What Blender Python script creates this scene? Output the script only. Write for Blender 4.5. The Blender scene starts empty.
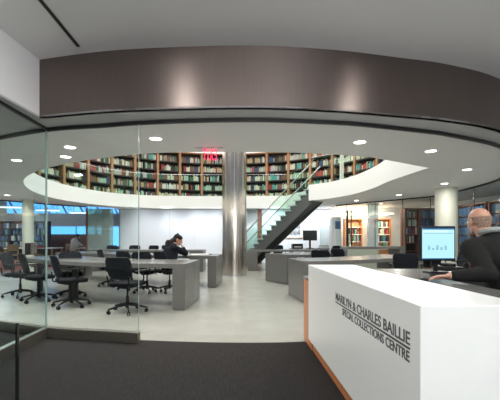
import bpy, bmesh, math, random
from mathutils import Vector, Matrix
R = random.Random(7)
PI = math.pi
C = bpy.context.scene.collection
EYE, F, VX, VY = 1.18, 345.0, 236.2, 238.2

# ------------------------------------------------------------------ materials
def mat(name, col, rough=.5, metal=0, spec=.5, emit=None, es=0, noise=0, nscale=20, bump=0, aniso=0, stretch=None, col2=None):
    m = bpy.data.materials.new(name); m.use_nodes = True
    nt = m.node_tree; b = nt.nodes['Principled BSDF']
    b.inputs['Base Color'].default_value = (*col, 1)
    b.inputs['Roughness'].default_value = rough
    b.inputs['Metallic'].default_value = metal
    b.inputs['Specular IOR Level'].default_value = spec
    if emit:
        b.inputs['Emission Color'].default_value = (*emit, 1); b.inputs['Emission Strength'].default_value = es
    if aniso: b.inputs['Anisotropic'].default_value = aniso
    if noise or bump:
        tc = nt.nodes.new('ShaderNodeTexCoord'); mp = nt.nodes.new('ShaderNodeMapping'); n = nt.nodes.new('ShaderNodeTexNoise')
        nt.links.new(tc.outputs['Object'], mp.inputs[0]); nt.links.new(mp.outputs[0], n.inputs['Vector'])
        mp.inputs['Scale'].default_value = stretch or (1, 1, 1)
        n.inputs['Scale'].default_value = nscale; n.inputs['Detail'].default_value = 5
        if noise:
            r = nt.nodes.new('ShaderNodeValToRGB')
            c2 = col2 or tuple(min(1, c*(1+noise)) for c in col); c1 = tuple(c*(1-noise) for c in col) if not col2 else col
            r.color_ramp.elements[0].color = (*c1, 1); r.color_ramp.elements[1].color = (*c2, 1)
            r.color_ramp.elements[0].position = .35; r.color_ramp.elements[1].position = .65
            nt.links.new(n.outputs['Fac'], r.inputs[0]); nt.links.new(r.outputs[0], b.inputs['Base Color'])
        if bump:
            bp = nt.nodes.new('ShaderNodeBump'); bp.inputs['Strength'].default_value = bump; bp.inputs['Distance'].default_value = .01
            nt.links.new(n.outputs['Fac'], bp.inputs['Height']); nt.links.new(bp.outputs[0], b.inputs['Normal'])
    return m

def glass(name, tint=(.9, .97, .95), refl=.1, alpha=None):
    m = bpy.data.materials.new(name); m.use_nodes = True
    nt = m.node_tree; nt.nodes.clear()
    o = nt.nodes.new('ShaderNodeOutputMaterial'); t = nt.nodes.new('ShaderNodeBsdfTransparent'); g = nt.nodes.new('ShaderNodeBsdfGlossy')
    mx = nt.nodes.new('ShaderNodeMixShader'); lw = nt.nodes.new('ShaderNodeLayerWeight'); mr = nt.nodes.new('ShaderNodeMapRange')
    t.inputs[0].default_value = (*tint, 1); g.inputs['Roughness'].default_value = .02; g.inputs[0].default_value = (.9, .97, .95, 1)
    lw.inputs[0].default_value = .35
    mr.inputs['To Min'].default_value = refl*.5; mr.inputs['To Max'].default_value = min(1, refl*3)
    nt.links.new(lw.outputs['Facing'], mr.inputs[0]); nt.links.new(mr.outputs[0], mx.inputs[0])
    nt.links.new(t.outputs[0], mx.inputs[1]); nt.links.new(g.outputs[0], mx.inputs[2])
    last = mx
    if alpha:
        d = nt.nodes.new('ShaderNodeBsdfDiffuse'); d.inputs[0].default_value = (.8, .86, .9, 1)
        m2 = nt.nodes.new('ShaderNodeMixShader'); m2.inputs[0].default_value = alpha
        nt.links.new(mx.outputs[0], m2.inputs[1]); nt.links.new(d.outputs[0], m2.inputs[2]); last = m2
    nt.links.new(last.outputs[0], o.inputs[0])
    return m

def tile_mat():
    m = mat('pale_stone_tile', (.5, .5, .44), .27, spec=.5)
    nt = m.node_tree; b = nt.nodes['Principled BSDF']
    tc = nt.nodes.new('ShaderNodeTexCoord'); br = nt.nodes.new('ShaderNodeTexBrick'); n = nt.nodes.new('ShaderNodeTexNoise')
    br.offset = .5; br.inputs['Scale'].default_value = 1
    br.inputs['Brick Width'].default_value = 1.2; br.inputs['Row Height'].default_value = .6; br.inputs['Mortar Size'].default_value = .004
    br.inputs['Color1'].default_value = (.35, .355, .315, 1); br.inputs['Color2'].default_value = (.33, .335, .295, 1); br.inputs['Mortar'].default_value = (.32, .32, .28, 1)
    mx = nt.nodes.new('ShaderNodeMixRGB'); mx.blend_type = 'MULTIPLY'; mx.inputs[0].default_value = .3
    n.inputs['Scale'].default_value = 2.5; n.inputs['Detail'].default_value = 6
    nt.links.new(tc.outputs['Object'], br.inputs['Vector']); nt.links.new(tc.outputs['Object'], n.inputs['Vector'])
    nt.links.new(br.outputs['Color'], mx.inputs[1]); nt.links.new(n.outputs['Fac'], mx.inputs[2]); nt.links.new(mx.outputs[0], b.inputs['Base Color'])
    return m

def wood_mat(name, c1, c2, rough=.4):
    return mat(name, c1, rough, noise=.2, nscale=6, stretch=(6, 6, .6), col2=c2)

M = dict(
    ceil=mat('white_ceiling_paint', (.88, .88, .88), .7),
    foyer=mat('foyer_ceiling_paint', (.78, .78, .78), .7),
    wall=mat('white_wall_paint', (.84, .85, .86), .6),
    fascia=mat('white_gloss_fascia', (.86, .87, .83), .45),
    bluewall=mat('cool_white_panel', (.80, .84, .90), .35),
    bronze=mat('brushed_bronze', (.19, .155, .142), .36, metal=.95, noise=.06, nscale=4, stretch=(60, 60, .5), aniso=.0),
    soffit=mat('grey_soffit', (.52, .53, .54), .5),
    black=mat('black_metal', (.012, .012, .013), .4),
    curb=mat('curb_metal', (.13, .12, .10), .35, metal=.6),
    tile=tile_mat(),
    carpet=mat('charcoal_carpet', (.026, .024, .0235), .95, spec=.1, noise=.2, nscale=9, stretch=(14, 1, 1), bump=.3),
    red=mat('red_carpet', (.42, .12, .11), .9, spec=.1, noise=.1, nscale=30),
    steel=mat('stainless_steel', (.66, .60, .54), .2, metal=1),
    table=mat('grey_stone_top', (.125, .124, .117), .25, spec=.5, noise=.04, nscale=70),
    plastic=mat('black_plastic', (.007, .008, .010), .5, spec=.25),
    fabric=mat('charcoal_fabric', (.007, .008, .011), .85, spec=.15, noise=.3, nscale=150, bump=.2),
    meshb=mat('dark_mesh_back', (.006, .008, .013), .7, spec=.2, noise=.5, nscale=4, stretch=(1, 1, 30)),
    chrome=mat('chrome', (.6, .6, .6), .2, metal=1),
    white=mat('white_solid_surface', (.80, .82, .80), .32, spec=.5),
    orange=wood_mat('orange_wood', (.46, .165, .055), (.56, .22, .09), .35),
    shelfwood=wood_mat('bookcase_wood', (.33, .16, .075), (.42, .22, .11), .5),
    darkshelf=mat('bookcase_back', (.035, .028, .025), .8),
    redwood=wood_mat('red_brown_wood', (.20, .075, .045), (.26, .10, .06), .5),
    tan=wood_mat('tan_wood', (.42, .28, .14), (.50, .34, .18), .5),
    stair=mat('charcoal_painted_steel', (.085, .095, .09), .45),
    tread=mat('pale_stair_tread', (.38, .44, .42), .45),
    letter=mat('dark_grey_lettering', (.10, .10, .11), .4, metal=.3),
    lamp=mat('downlight_lens', (1, 1, 1), .5, emit=(1, .97, .93), es=9),
    exitred=mat('exit_red_light', (1, .03, .1), .5, emit=(1, .02, .10), es=2.2),
    screen=mat('lit_screen', (.0, .0, .0), .3, emit=(.46, .82, .96), es=1.0),
    screentop=mat('screen_bar_blue', (0, 0, 0), .3, emit=(.03, .16, .35), es=.8),
    screenmid=mat('screen_mark_teal', (0, 0, 0), .3, emit=(.2, .48, .58), es=.85),
    screenwhite=mat('screen_pale', (0, 0, 0), .3, emit=(.62, .88, .95), es=1),
    skyw=mat('blue_dusk_window', (.02, .05, .1), .2, emit=(.10, .38, .85), es=1.9),
    skin=mat('skin', (.47, .25, .175), .5, noise=.06, nscale=25),
    skinr=mat('ear_skin', (.62, .30, .24), .5),
    hairg=mat('grey_hair', (.24, .155, .115), .8, noise=.35, nscale=90, bump=.5),
    hairb=mat('black_hair', (.006, .005, .005), .6, spec=.2, noise=.4, nscale=60, bump=.4),
    jacket=mat('charcoal_jacket', (.012, .013, .012), .9, spec=.2, noise=.25, nscale=60, bump=.15),
    jacketb=mat('navy_jacket', (.009, .010, .015), .8, spec=.12, noise=.3, nscale=30, bump=.3),
    jeans=mat('dark_trousers', (.02, .022, .03), .8),
    collar=mat('grey_green_collar', (.25, .27, .25), .8),
    shirt=mat('white_shirt', (.88, .88, .88), .8),
    redshoe=mat('red_shoe', (.35, .04, .05), .5),
    paper=mat('paper', (.82, .82, .8), .7),
    beige=mat('beige_bulkhead', (.45, .47, .44), .6),
    brownp=mat('brown_panel', (.17, .10, .085), .6),
    greencol=mat('pale_column_paint', (.52, .53, .45), .5),
    fgreen=mat('sage_panel', (.30, .33, .27), .4),
    art=mat('print_ink', (.12, .14, .17), .6, noise=.9, nscale=9, col2=(.6, .62, .62)),
    bluesign=mat('blue_sign', (.07, .14, .32), .5),
    g_clear=glass('clear_glass', (.965, .985, .98), .022),
    g_green=glass('green_glass', (.90, .975, .945), .010),
    g_part=glass('partition_glass', (.92, .96, .96), .02),
    g_frost=glass('frosted_glass', (.8, .88, .9), .12, .45),
    g_edge=mat('glass_edge_green', (.30, .42, .38), .15),
    g_dark=mat('glass_edge_dark', (.01, .015, .013), .2),
    g_sage=glass('sage_frosted_glass', (.50, .74, .60), .03, .3),
    lockc=mat('lock_cover', (.10, .095, .085), .5),
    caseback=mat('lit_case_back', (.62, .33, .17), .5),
    warm=mat('warm_cove_light', (1, .8, .5), .5, emit=(1, .80, .58), es=3),
    cove=mat('cove_light', (1, .95, .9), .5, emit=(1, .93, .88), es=3.0),
    tube=mat('tube_light', (1, 1, 1), .5, emit=(.9, .95, 1), es=1.6),
)
_m = M['bronze'].node_tree; _tg = _m.nodes.new('ShaderNodeTangent'); _tg.direction_type = 'RADIAL'; _tg.axis = 'Z'
_m.links.new(_tg.outputs[0], _m.nodes['Principled BSDF'].inputs['Tangent']); _m.nodes['Principled BSDF'].inputs['Anisotropic'].default_value = .8
_m.nodes['Principled BSDF'].inputs['Anisotropic Rotation'].default_value = .25
BOOKS = [('cream', (.72, .68, .52)), ('pale green', (.42, .58, .45)), ('dark red', (.36, .05, .045)), ('navy blue', (.05, .08, .17)),
         ('brown', (.20, .11, .06)), ('dark green', (.05, .15, .10)), ('white', (.80, .79, .74)), ('bright red', (.62, .07, .06)),
         ('teal', (.10, .38, .36)), ('tan', (.50, .38, .22)), ('black', (.03, .03, .03)), ('light grey', (.5, .52, .5))]
BM = [mat('book_' + n.replace(' ', '_'), tuple(q*.78 for q in c), .65) for n, c in BOOKS]
BW = [6, 4.5, 2.6, 1.8, 4, 3, 2.2, .9, 2, 4, 3, 2.5]
BLUE = [('deep blue', mat('journal_blue', (.035, .10, .24), .5)), ('steel blue', mat('journal_steel', (.10, .20, .32), .5)), ('slate blue', mat('journal_slate', (.06, .12, .18), .5))]

# ------------------------------------------------------------------ mesh builder
class B:
    def __init__(s): s.v = []; s.f = []; s.mi = []; s.cur = 0
    def add(s, vs, fs):
        k = len(s.v); s.v += [tuple(v) for v in vs]; s.f += [tuple(i+k for i in f) for f in fs]; s.mi += [s.cur]*len(fs); return s
    def box(s, x0, x1, y0, y1, z0, z1, rz=0, o=(0, 0)):
        vs = [(x, y, z) for z in (z0, z1) for x, y in ((x0, y0), (x1, y0), (x1, y1), (x0, y1))]
        if rz or o != (0, 0):
            c, n = math.cos(rz), math.sin(rz); vs = [(x*c-y*n+o[0], x*n+y*c+o[1], z) for x, y, z in vs]
        return s.add(vs, [(3, 2, 1, 0), (4, 5, 6, 7), (0, 1, 5, 4), (1, 2, 6, 5), (2, 3, 7, 6), (3, 0, 4, 7)])
    def prism(s, poly, z0, z1):
        a = sum(poly[i-1][0]*poly[i][1]-poly[i][0]*poly[i-1][1] for i in range(len(poly)))
        if a < 0: poly = poly[::-1]
        n = len(poly)
        return s.add([(x, y, z0) for x, y in poly]+[(x, y, z1) for x, y in poly],
                     [tuple(range(n))[::-1], tuple(range(n, 2*n))]+[(i, (i+1) % n, n+(i+1) % n, n+i) for i in range(n)])
    def strip(s, pts, z0, z1, th=.02, closed=False):
        """vertical wall following pts, thickness th to the left of travel"""
        n = len(pts); off = []
        for i in range(n):
            a = Vector(pts[(i-1) % n if closed else max(i-1, 0)]); b = Vector(pts[(i+1) % n if closed else min(i+1, n-1)])
            d = (b-a).normalized(); off.append((pts[i][0]-d.y*th, pts[i][1]+d.x*th))
        vs = [(x, y, z) for z in (z0, z1) for (x, y) in list(pts)+off]
        fs = []
        for i in range(n if closed else n-1):
            j = (i+1) % n
            fs += [(i, j, 2*n+j, 2*n+i), (n+j, n+i, 3*n+i, 3*n+j), (2*n+i, 2*n+j, 3*n+j, 3*n+i), (j, i, n+i, n+j)]
        if not closed: fs += [(0, 2*n, 3*n, n), (n-1, 2*n-1, 4*n-1, 3*n-1)]
        return s.add(vs, fs)
    def tube(s, p0, p1, r0, r1=None, n=12):
        r1 = r0 if r1 is None else r1
        p0, p1 = Vector(p0), Vector(p1); d = (p1-p0).normalized()
        u = d.orthogonal().normalized(); w = d.cross(u)
        vs = [tuple(p + (u*math.cos(2*PI*i/n)+w*math.sin(2*PI*i/n))*r) for p, r in ((p0, r0), (p1, r1)) for i in range(n)]
        return s.add(vs, [tuple(range(n))[::-1], tuple(range(n, 2*n))]+[(i, (i+1) % n, n+(i+1) % n, n+i) for i in range(n)])
    def path(s, pts, r, n=8):
        pts = [Vector(p) for p in pts]; k = len(pts); vs = []; prev = None
        for i, p in enumerate(pts):
            d = (pts[min(i+1, k-1)]-pts[max(i-1, 0)]).normalized()
            u = (prev - d*prev.dot(d)).normalized() if prev else d.orthogonal().normalized()
            prev = u; w = d.cross(u); rr = r[i] if isinstance(r, (list, tuple)) else r
            vs += [tuple(p+(u*math.cos(2*PI*j/n)+w*math.sin(2*PI*j/n))*rr) for j in range(n)]
        fs = [tuple(range(n))[::-1], tuple(range((k-1)*n, k*n))]
        for i in range(k-1): fs += [(i*n+j, i*n+(j+1) % n, (i+1)*n+(j+1) % n, (i+1)*n+j) for j in range(n)]
        return s.add(vs, fs)
    def lathe(s, prof, o=(0, 0, 0), n=32):
        vs = [(o[0]+r*math.cos(2*PI*i/n), o[1]+r*math.sin(2*PI*i/n), o[2]+z) for r, z in prof for i in range(n)]; k = len(prof)
        fs = [tuple(range(n))[::-1], tuple(range((k-1)*n, k*n))]
        for q in range(k-1): fs += [(q*n+i, q*n+(i+1) % n, (q+1)*n+(i+1) % n, (q+1)*n+i) for i in range(n)]
        return s.add(vs, fs)
    def ball(s, c, r, n=14, m=10, rot=None):
        r = r if isinstance(r, (list, tuple)) else (r, r, r); vs = []
        c = Vector(c); vs = [Vector((0, 0, -1))]
        for j in range(1, m):
            t = PI*j/m - PI/2
            vs += [Vector((math.cos(t)*math.cos(2*PI*i/n), math.cos(t)*math.sin(2*PI*i/n), math.sin(t))) for i in range(n)]
        vs.append(Vector((0, 0, 1)))
        out = []
        for v in vs:
            w = Vector((v.x*r[0], v.y*r[1], v.z*r[2]))
            if rot: w = rot @ w
            out.append(tuple(w+c))
        fs = [(0, 1+(i+1) % n, 1+i) for i in range(n)]
        for j in range(m-2): fs += [(1+j*n+i, 1+j*n+(i+1) % n, 1+(j+1)*n+(i+1) % n, 1+(j+1)*n+i) for i in range(n)]
        L = 1+(m-1)*n; fs += [(1+(m-2)*n+i, 1+(m-2)*n+(i+1) % n, L) for i in range(n)]
        return s.add(out, fs)
    def cap(s, p0, p1, r0, r1):
        s.tube(p0, p1, r0, r1, 14); s.ball(p0, r0); s.ball(p1, r1); return s
    def rounded(s, x0, x1, y0, y1, z0, z1, r, n=5):
        """box whose plan corners are rounded"""
        p = []
        for cx, cy, a in ((x1-r, y1-r, 0), (x0+r, y1-r, 90), (x0+r, y0+r, 180), (x1-r, y0+r, 270)):
            p += [(cx+r*math.cos(math.radians(a+90*i/n)), cy+r*math.sin(math.radians(a+90*i/n))) for i in range(n+1)]
        return s.prism(p, z0, z1)
    def mesh(s, name, mats):
        me = bpy.data.meshes.new(name); me.from_pydata(s.v, [], s.f); me.update()
        for m in (mats if isinstance(mats, (list, tuple)) else [mats]): me.materials.append(m)
        for p, i in zip(me.polygons, s.mi): p.material_index = i
        return me
    def build(s, name, m, parent=None, smooth=False, bevel=0, loc=None, kind=None):
        o = bpy.data.objects.new(name, s.mesh(name, m)); C.objects.link(o)
        if smooth:
            o.data.polygons.foreach_set('use_smooth', [True]*len(o.data.polygons))
            if hasattr(o.data, 'set_sharp_from_angle'): o.data.set_sharp_from_angle(angle=math.radians(40))
        if bevel:
            b = o.modifiers.new('b', 'BEVEL'); b.width = bevel; b.segments = 2; b.limit_method = 'ANGLE'
        if parent: o.parent = parent
        if loc: o.location = loc
        if kind: o['kind'] = kind
        return o
    def blend(s, name, m, parent=None, voxel=.012, sm=6):
        """one continuous surface over everything added"""
        o = s.build(name, m, parent)
        r = o.modifiers.new('r', 'REMESH'); r.mode = 'VOXEL'; r.voxel_size = voxel
        q = o.modifiers.new('s', 'SMOOTH'); q.iterations = sm; q.factor = .5
        dg = bpy.context.evaluated_depsgraph_get(); dg.update()
        me = bpy.data.meshes.new_from_object(o.evaluated_get(dg)); o.modifiers.clear(); o.data = me
        me.polygons.foreach_set('use_smooth', [True]*len(me.polygons))
        if not me.materials: me.materials.append(m)
        return o

def thing(name, label, cat, loc=(0, 0, 0), rz=0, group=None, kind=None):
    o = bpy.data.objects.new(name, None); C.objects.link(o); o.location = loc; o.rotation_euler.z = rz
    o.empty_display_size = .1
    return tag(o, label, cat, group, kind)
def tag(o, label, cat, group=None, kind=None):
    o['label'] = label; o['category'] = cat
    if group: o['group'] = group
    if kind: o['kind'] = kind
    return o
def dup(root, loc, rz, label, group=None):
    r = root.copy(); C.objects.link(r); r.location = loc; r.rotation_euler = (0, 0, rz); r['label'] = label
    if group: r['group'] = group
    for ch in [c for c in C.objects if c.parent == root]:
        c = ch.copy(); C.objects.link(c); c.parent = r
        for g in [g for g in C.objects if g.parent == ch]:
            d = g.copy(); C.objects.link(d); d.parent = c
    return r
def struct(o, label=None, cat=None):
    o['kind'] = 'structure'
    if label: o['label'] = label; o['category'] = cat
    return o
def ev(p, n=6, closed=False):
    """Catmull-Rom smoothing of a plan polyline"""
    out = []; k = len(p)
    for i in range(k if closed else k-1):
        a, b, c, d = [Vector(p[(i+q) % k] if closed else p[min(max(i+q, 0), k-1)]) for q in (-1, 0, 1, 2)]
        for j in range(n):
            t = j/n; v = .5*((2*b)+(c-a)*t+(2*a-5*b+4*c-d)*t*t+(3*b-a-3*c+d)*t**3); out.append((v.x, v.y))
    if not closed: out.append(tuple(p[-1]))
    return out
def area(name, loc, size, w, col=(1, 1, 1), rot=(0, 0, 0), sy=None, disk=False, spread=None):
    l = bpy.data.lights.new(name, 'AREA'); l.energy = w; l.color = col; l.size = size
    if disk: l.shape = 'DISK'
    elif sy: l.shape = 'RECTANGLE'; l.size_y = sy
    if spread: l.spread = spread
    o = bpy.data.objects.new(name, l); C.objects.link(o); o.location = loc; o.rotation_euler = rot
    return o

# ------------------------------------------------------------------ plan outlines
track = ev([(-7.95, 11.6), (-7.8, 9.5), (-7, 7.6), (-5.8, 6.2), (-4.5, 5.2), (-3.15, 4.5), (-2.26, 4.12), (-1.58, 3.98), (-1.1, 3.88), (-.4, 3.80), (.3, 3.78), (1.0, 3.85), (1.43, 3.93), (2.28, 4.18), (2.75, 4.36), (3.75, 4.88), (4.9, 5.9)], 5)
ti = min(range(len(track)), key=lambda i: abs(track[i][0]+2.26)+abs(track[i][1]-4.12))
te = min(range(len(track)), key=lambda i: abs(track[i][0]+1.10)+abs(track[i][1]-3.88))
right_edge = ev([(4.9, 5.9), (5.8, 7.6), (6.08, 9.4), (6.1, 10.5), (5.5, 11.4), (4.75, 12.4), (3.95, 13.6)], 5)
left_edge = [(-7.95, 11.6), (-7.15, 12.9), (-6.1, 14.1), (-5.4, 14.8)]
band = ev([(-2.15, 3.77), (-1.5, 3.62), (-.89, 3.54), (.14, 3.49), (1.0, 3.57), (1.78, 3.73), (2.4, 3.88), (3.22, 4.22), (4.6, 5.1)], 5)
hole = ev([(2.16, 5.48), (1.35, 5.26), (.5, 5.16), (-.54, 5.14), (-1.5, 5.27), (-2.2, 5.55), (-2.95, 5.95), (-3.9, 6.65), (-4.85, 7.75), (-5.6, 9.27), (-5.95, 10.8), (-5.85, 12.3), (-5.15, 13.9), (-3.8, 14.85), (-2, 15.1), (0, 15.1), (2.2, 15.0)], 4) \
    + [(2.75, 13.4), (2.57, 11.9)] + ev([(2.57, 11.9), (3.1, 11.35), (3.5, 10.3), (3.62, 9.0), (3.55, 7.8), (3.62, 6.36)], 4)[1:] + ev([(3.62, 6.36), (2.69, 5.78), (2.16, 5.48)], 3)[1:-1]

def slab_with_hole(name, outer, inner, z0, z1, m):
    bm = bmesh.new()
    for z, flip in ((z0, True), (z1, False)):
        es = []
        for loop in ([outer]+([inner] if inner else [])):
            vs = [bm.verts.new((x, y, z)) for x, y in loop]
            es += [bm.edges.new((vs[i], vs[(i+1) % len(vs)])) for i in range(len(vs))]
        g = bmesh.ops.triangle_fill(bm, use_beauty=True, use_dissolve=False, edges=es)
        for f in g['geom']:
            if isinstance(f, bmesh.types.BMFace):
                f.normal_update()
                if (f.normal.z > 0) == flip: f.normal_flip()
    me = bpy.data.meshes.new(name); bm.to_mesh(me); bm.free(); me.materials.append(m)
    o = bpy.data.objects.new(name, me); C.objects.link(o); o['kind'] = 'structure'; return o

# ------------------------------------------------------------------ floor, ceilings, walls
struct(B().box(-16, 12, -3, 26, -.1, 0).build('floor', M['tile']))
carp = [(-9, -3), (7, -3), (7, 5.95), (4.9, 5.95)] + [(x, y+.1) for x, y in track[::-1] if y < 8] + [(-9, 8)]
struct(B().prism(carp, 0, .006).build('floor_carpet', M['carpet']))
struct(B().prism([(-16, 10.6), (-8.2, 10.6), (-8.2, 12.1), (-6.6, 14.6), (-6.6, 25), (-16, 25)], 0, .006).build('floor_red_carpet', M['red']))
outer = track + right_edge[1:] + [(4.3, 15.5), (-5.2, 15.5)] + left_edge[::-1][:-1]
slab_with_hole('ceiling', outer, hole, 2.48, 2.5, M['ceil'])
big = [(-10, 4.6), (-3.2, 4.6), (-1, 3.95), (1.4, 4.0), (4, 5.2), (9, 6), (9, 19), (-10, 19)]
slab_with_hole('floor_upper', big, hole, 2.96, 3.0, M['ceil'])
struct(B().strip(hole, 2.481, 3.02, -.06, True).build('trim_1', M['fascia'], smooth=True))
struct(B().box(-12, 11, 2, 21, 5.75, 5.85).build('ceiling_upper', M['wall']))
# foyer
fc = [(-9, -3), (7, -3), (7, 5.2), (4.6, 5.1)] + band[::-1] + [(-9, 3.77)]
struct(B().prism(fc, 3.13, 3.2).build('ceiling_foyer', M['foyer']))
struct(B().strip(band, 2.5, 3.13, .05).build('wall_band', M['bronze'], smooth=True))
sof = band + [(4.9, 5.9)] + track[::-1][1:]
sof = [(-9, -3)] + [(-2.5, -3), (-2.2, 3.0)] + [(x, y) for x, y in band] + [(4.9, 5.9)] + track[::-1][1:-8] + [(-9, 8)]
struct(B().prism(sof, 2.5, 2.52).build('ceiling_soffit', M['soffit']))
struct(B().prism([(-2.15, 3.77), (-2.36, 1.2), (-2.55, -3), (-9, -3), (-9, 3.77)], 2.52, 3.13).build('wall_left', M['wall']))
struct(B().box(-1.615, -1.585, -1.5, 3.5, 3.12, 3.131).build('trim_2', M['black']))   # slot diffuser
struct(B().strip([(x, y) for x, y in track[ti-12:]], 2.46, 2.5, .035).build('trim_3', M['black'], smooth=True))
struct(B().strip([(x, y+.05) for x, y in track[ti-12:]], 2.472, 2.5, .012).build('trim_4', M['chrome'], smooth=True))
struct(B().box(-2.285, -2.255, .4, 4.12, 2.47, 2.5).build('trim_5', M['black']))
struct(B().box(-9, 7, -3.1, -3, 0, 3.2).build('wall_foyer_back', M['wall']))
struct(B().box(7, 7.1, -3, 5.2, 0, 3.2).build('wall_foyer_right', M['wall']))
struct(B().box(-9.1, -9, -3, 4.0, 0, 3.2).build('wall_foyer_left', M['wall']))
# back wall of the reading room: white panels with thin seams
xs = [-5.2, -4.35, -2.98, -1.88, -.55]
wb = B()
for a, b in zip(xs, xs[1:]): wb.box(a+.006, b-.006, 15.44, 15.5, .08, 2.48)
xs = [1.15, 2.35, 3.45, 4.3]
for a, b in zip(xs, xs[1:]): wb.box(a+.006, b-.006, 15.44, 15.5, .08, 2.48)
struct(wb.build('wall_back', M['bluewall']))
struct(B().box(-5.2, 4.3, 15.5, 15.6, 0, 2.96).build('wall_back_core', M['beige']))
struct(B().box(-5.2, -.55, 15.42, 15.5, 0, .08).box(1.15, 4.3, 15.42, 15.5, 0, .08).build('baseboard_back', M['soffit']))
struct(B().box(-5.3, 4.4, 15.40, 15.5, 2.44, 2.48).build('trim_6', M['soffit']))
# doorway beside the stair foot; its shaded interior is put in as a dark sheet
dr = struct(B().box(-.5, .35, 15.38, 15.46, .0, 2.44).build('door_2', M['g_dark']))
B().box(-.55, -.47, 15.34, 15.47, 0, 2.46).box(.35, .43, 15.34, 15.47, 0, 2.46).box(.95, 1.12, 15.4, 15.47, 0, 2.46).build('door_frame', M['redwood'], dr)
B().box(.43, .95, 15.40, 15.45, 0, 2.44).build('side_light', M['g_frost'], dr)
# soffit ring between the hole and the back rooms, outer walls
struct(B().box(-16, -5.2, 20.5, 20.6, 0, 1.41).build('wall_left_back', M['brownp']))
struct(B().box(-16, -5.2, 20.5, 20.62, 1.88, 2.66).build('wall_left_bulkhead', M['beige']))
struct(B().box(-16.1, -5.0, 20.7, 20.8, 0, 4).build('wall_left_far', M['beige']))
struct(B().prism([(-16, 8), (-8.3, 8), (-8.1, 12.5), (-6.7, 14.8), (-5.2, 16.5), (-5.0, 20.8), (-16, 20.8)], 3.5, 3.6).build('ceiling_left_room', M['ceil']))
struct(B().box(-5.3, -5.2, 15.6, 20.6, 0, 2.95).build('wall_left_side', M['beige']))
struct(B().box(4.3, 10, 16.4, 16.5, 0, 3).build('wall_right_back', M['bluewall']))
struct(B().box(8.6, 8.7, 4.5, 16.4, 0, 3).build('wall_right', M['wall']))
struct(B().prism([(6.15, 5.2), (8.6, 5.2), (8.6, 16.4), (4.3, 16.4), (4.3, 13.7)]+[(x+.06, y+.03) for x, y in right_edge[::-1][1:]], 2.6, 2.62).build('ceiling_right_room', M['soffit']))
# ------------------------------------------------------------------ stainless column, round columns
col = B().lathe([(.39, 0), (.39, 5.75)], (0, 0, 0), 64).build('column', M['steel'], smooth=True, loc=(-.06, 11.0, 0))
struct(col, 'brushed stainless steel column in the middle of the round room', 'column')
B().lathe([(.402, 0), (.402, .06)], n=64).lathe([(.393, 2.045), (.393, 2.055)], n=64).build('base_ring', M['chrome'], col, smooth=True)
B().box(-.004, .004, -.3925, -.388, .06, 5.7).build('seam', M['soffit'], col)
struct(B().lathe([(.26, 0), (.26, 2.48)], n=40).build('column_right', M['greencol'], smooth=True, loc=(5.48, 9.0, 0)), 'round cream painted column behind the desk monitor', 'column')
struct(B().lathe([(.17, 0), (.17, 2.48)], n=40).build('column_left', M['greencol'], smooth=True, loc=(-7.0, 11.6, 0)), 'slim pale green round column beyond the left glass', 'column')
# ------------------------------------------------------------------ front glass
w1 = struct(B().strip([(x, y) for x, y in track[ti:te+1]], .12, 2.46, .012).build('window_1', M['g_clear'], smooth=True))
B().strip([(x, y-.03) for x, y in track[ti:te+1]], 0, .12, .075).build('curb', M['curb'], w1, bevel=.004)
ex, ey = track[te]
B().box(ex, ex+.006, ey-.001, ey+.013, .12, 2.46).build('glass_edge', M['g_edge'], w1)
w2 = struct(B().box(-2.272, -2.26, .4, 4.12, .12, 2.46).build('window_2', M['g_clear']))
B().box(-2.30, -2.235, .4, 4.11, 0, .12).build('curb', M['curb'], w2, bevel=.004)
B().box(-2.273, -2.259, 4.11, 4.124, .12, 2.46).build('glass_edge', M['g_edge'], w2)
B().box(-2.272, -2.26, .4, 4.11, .118, .124).build('glass_edge', M['g_edge'], w2)
wl = struct(B().strip([(x, y) for x, y in track[8:ti+1]], .12, 2.46, .012).build('window_3', M['g_part'], smooth=True))
B().strip([(x, y-.03) for x, y in track[8:ti+1]], 0, .12, .07).build('curb', M['curb'], wl)
# door leaf edge and lock in the return glass
d1 = struct(B().box(-2.255, -2.243, .5, 3.26, .02, 2.36).build('door_1', M['g_clear']))
B().box(-2.256, -2.242, 3.25, 3.264, .02, 2.36).box(-2.256, -2.242, .5, 3.25, 2.345, 2.36).build('door_edge', M['g_dark'], d1)
lk = thing('glass_door_lock', 'black and grey square lock plate mounted on the left glass wall', 'lock', (-2.235, 3.72, 1.06))
B().box(-.0, .012, -.075, .115, -.06, .07).build('plate', M['black'], lk, bevel=.003)
B().box(.012, .03, .0, .10, -.05, .06).build('cover', M['lockc'], lk, bevel=.003)
B().tube((.03, .05, .03), (.036, .05, .03), .008).build('keyhole', M['black'], lk)
nt_ = thing('round_notice', 'small white round notice stuck on the left door glass', 'notice', (-2.24, 3.16, 2.2))
B().tube((0, 0, 0), (.002, 0, 0), .075, n=28).build('disc', M['paper'], nt_)
B().tube((.002, 0, 0), (.003, 0, 0), .055, n=28).build('disc_print', M['soffit'], nt_)
# low dark-edged gate panel in the foyer
gp = thing('glass_gate_panel', 'low clear glass gate panel with black edge, bottom left of the foyer', 'gate panel', (-1.2, 1.9, 0.006))
B().box(-.9, -.012, -.005, .005, .02, .70).build('glass_panel', M['g_part'], gp)
B().box(-.012, 0, -.008, .008, 0, .705).build('edge_post', M['g_dark'], gp)
B().box(-.9, 0, -.02, .02, 0, .02).build('base_rail', M['black'], gp)
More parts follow.
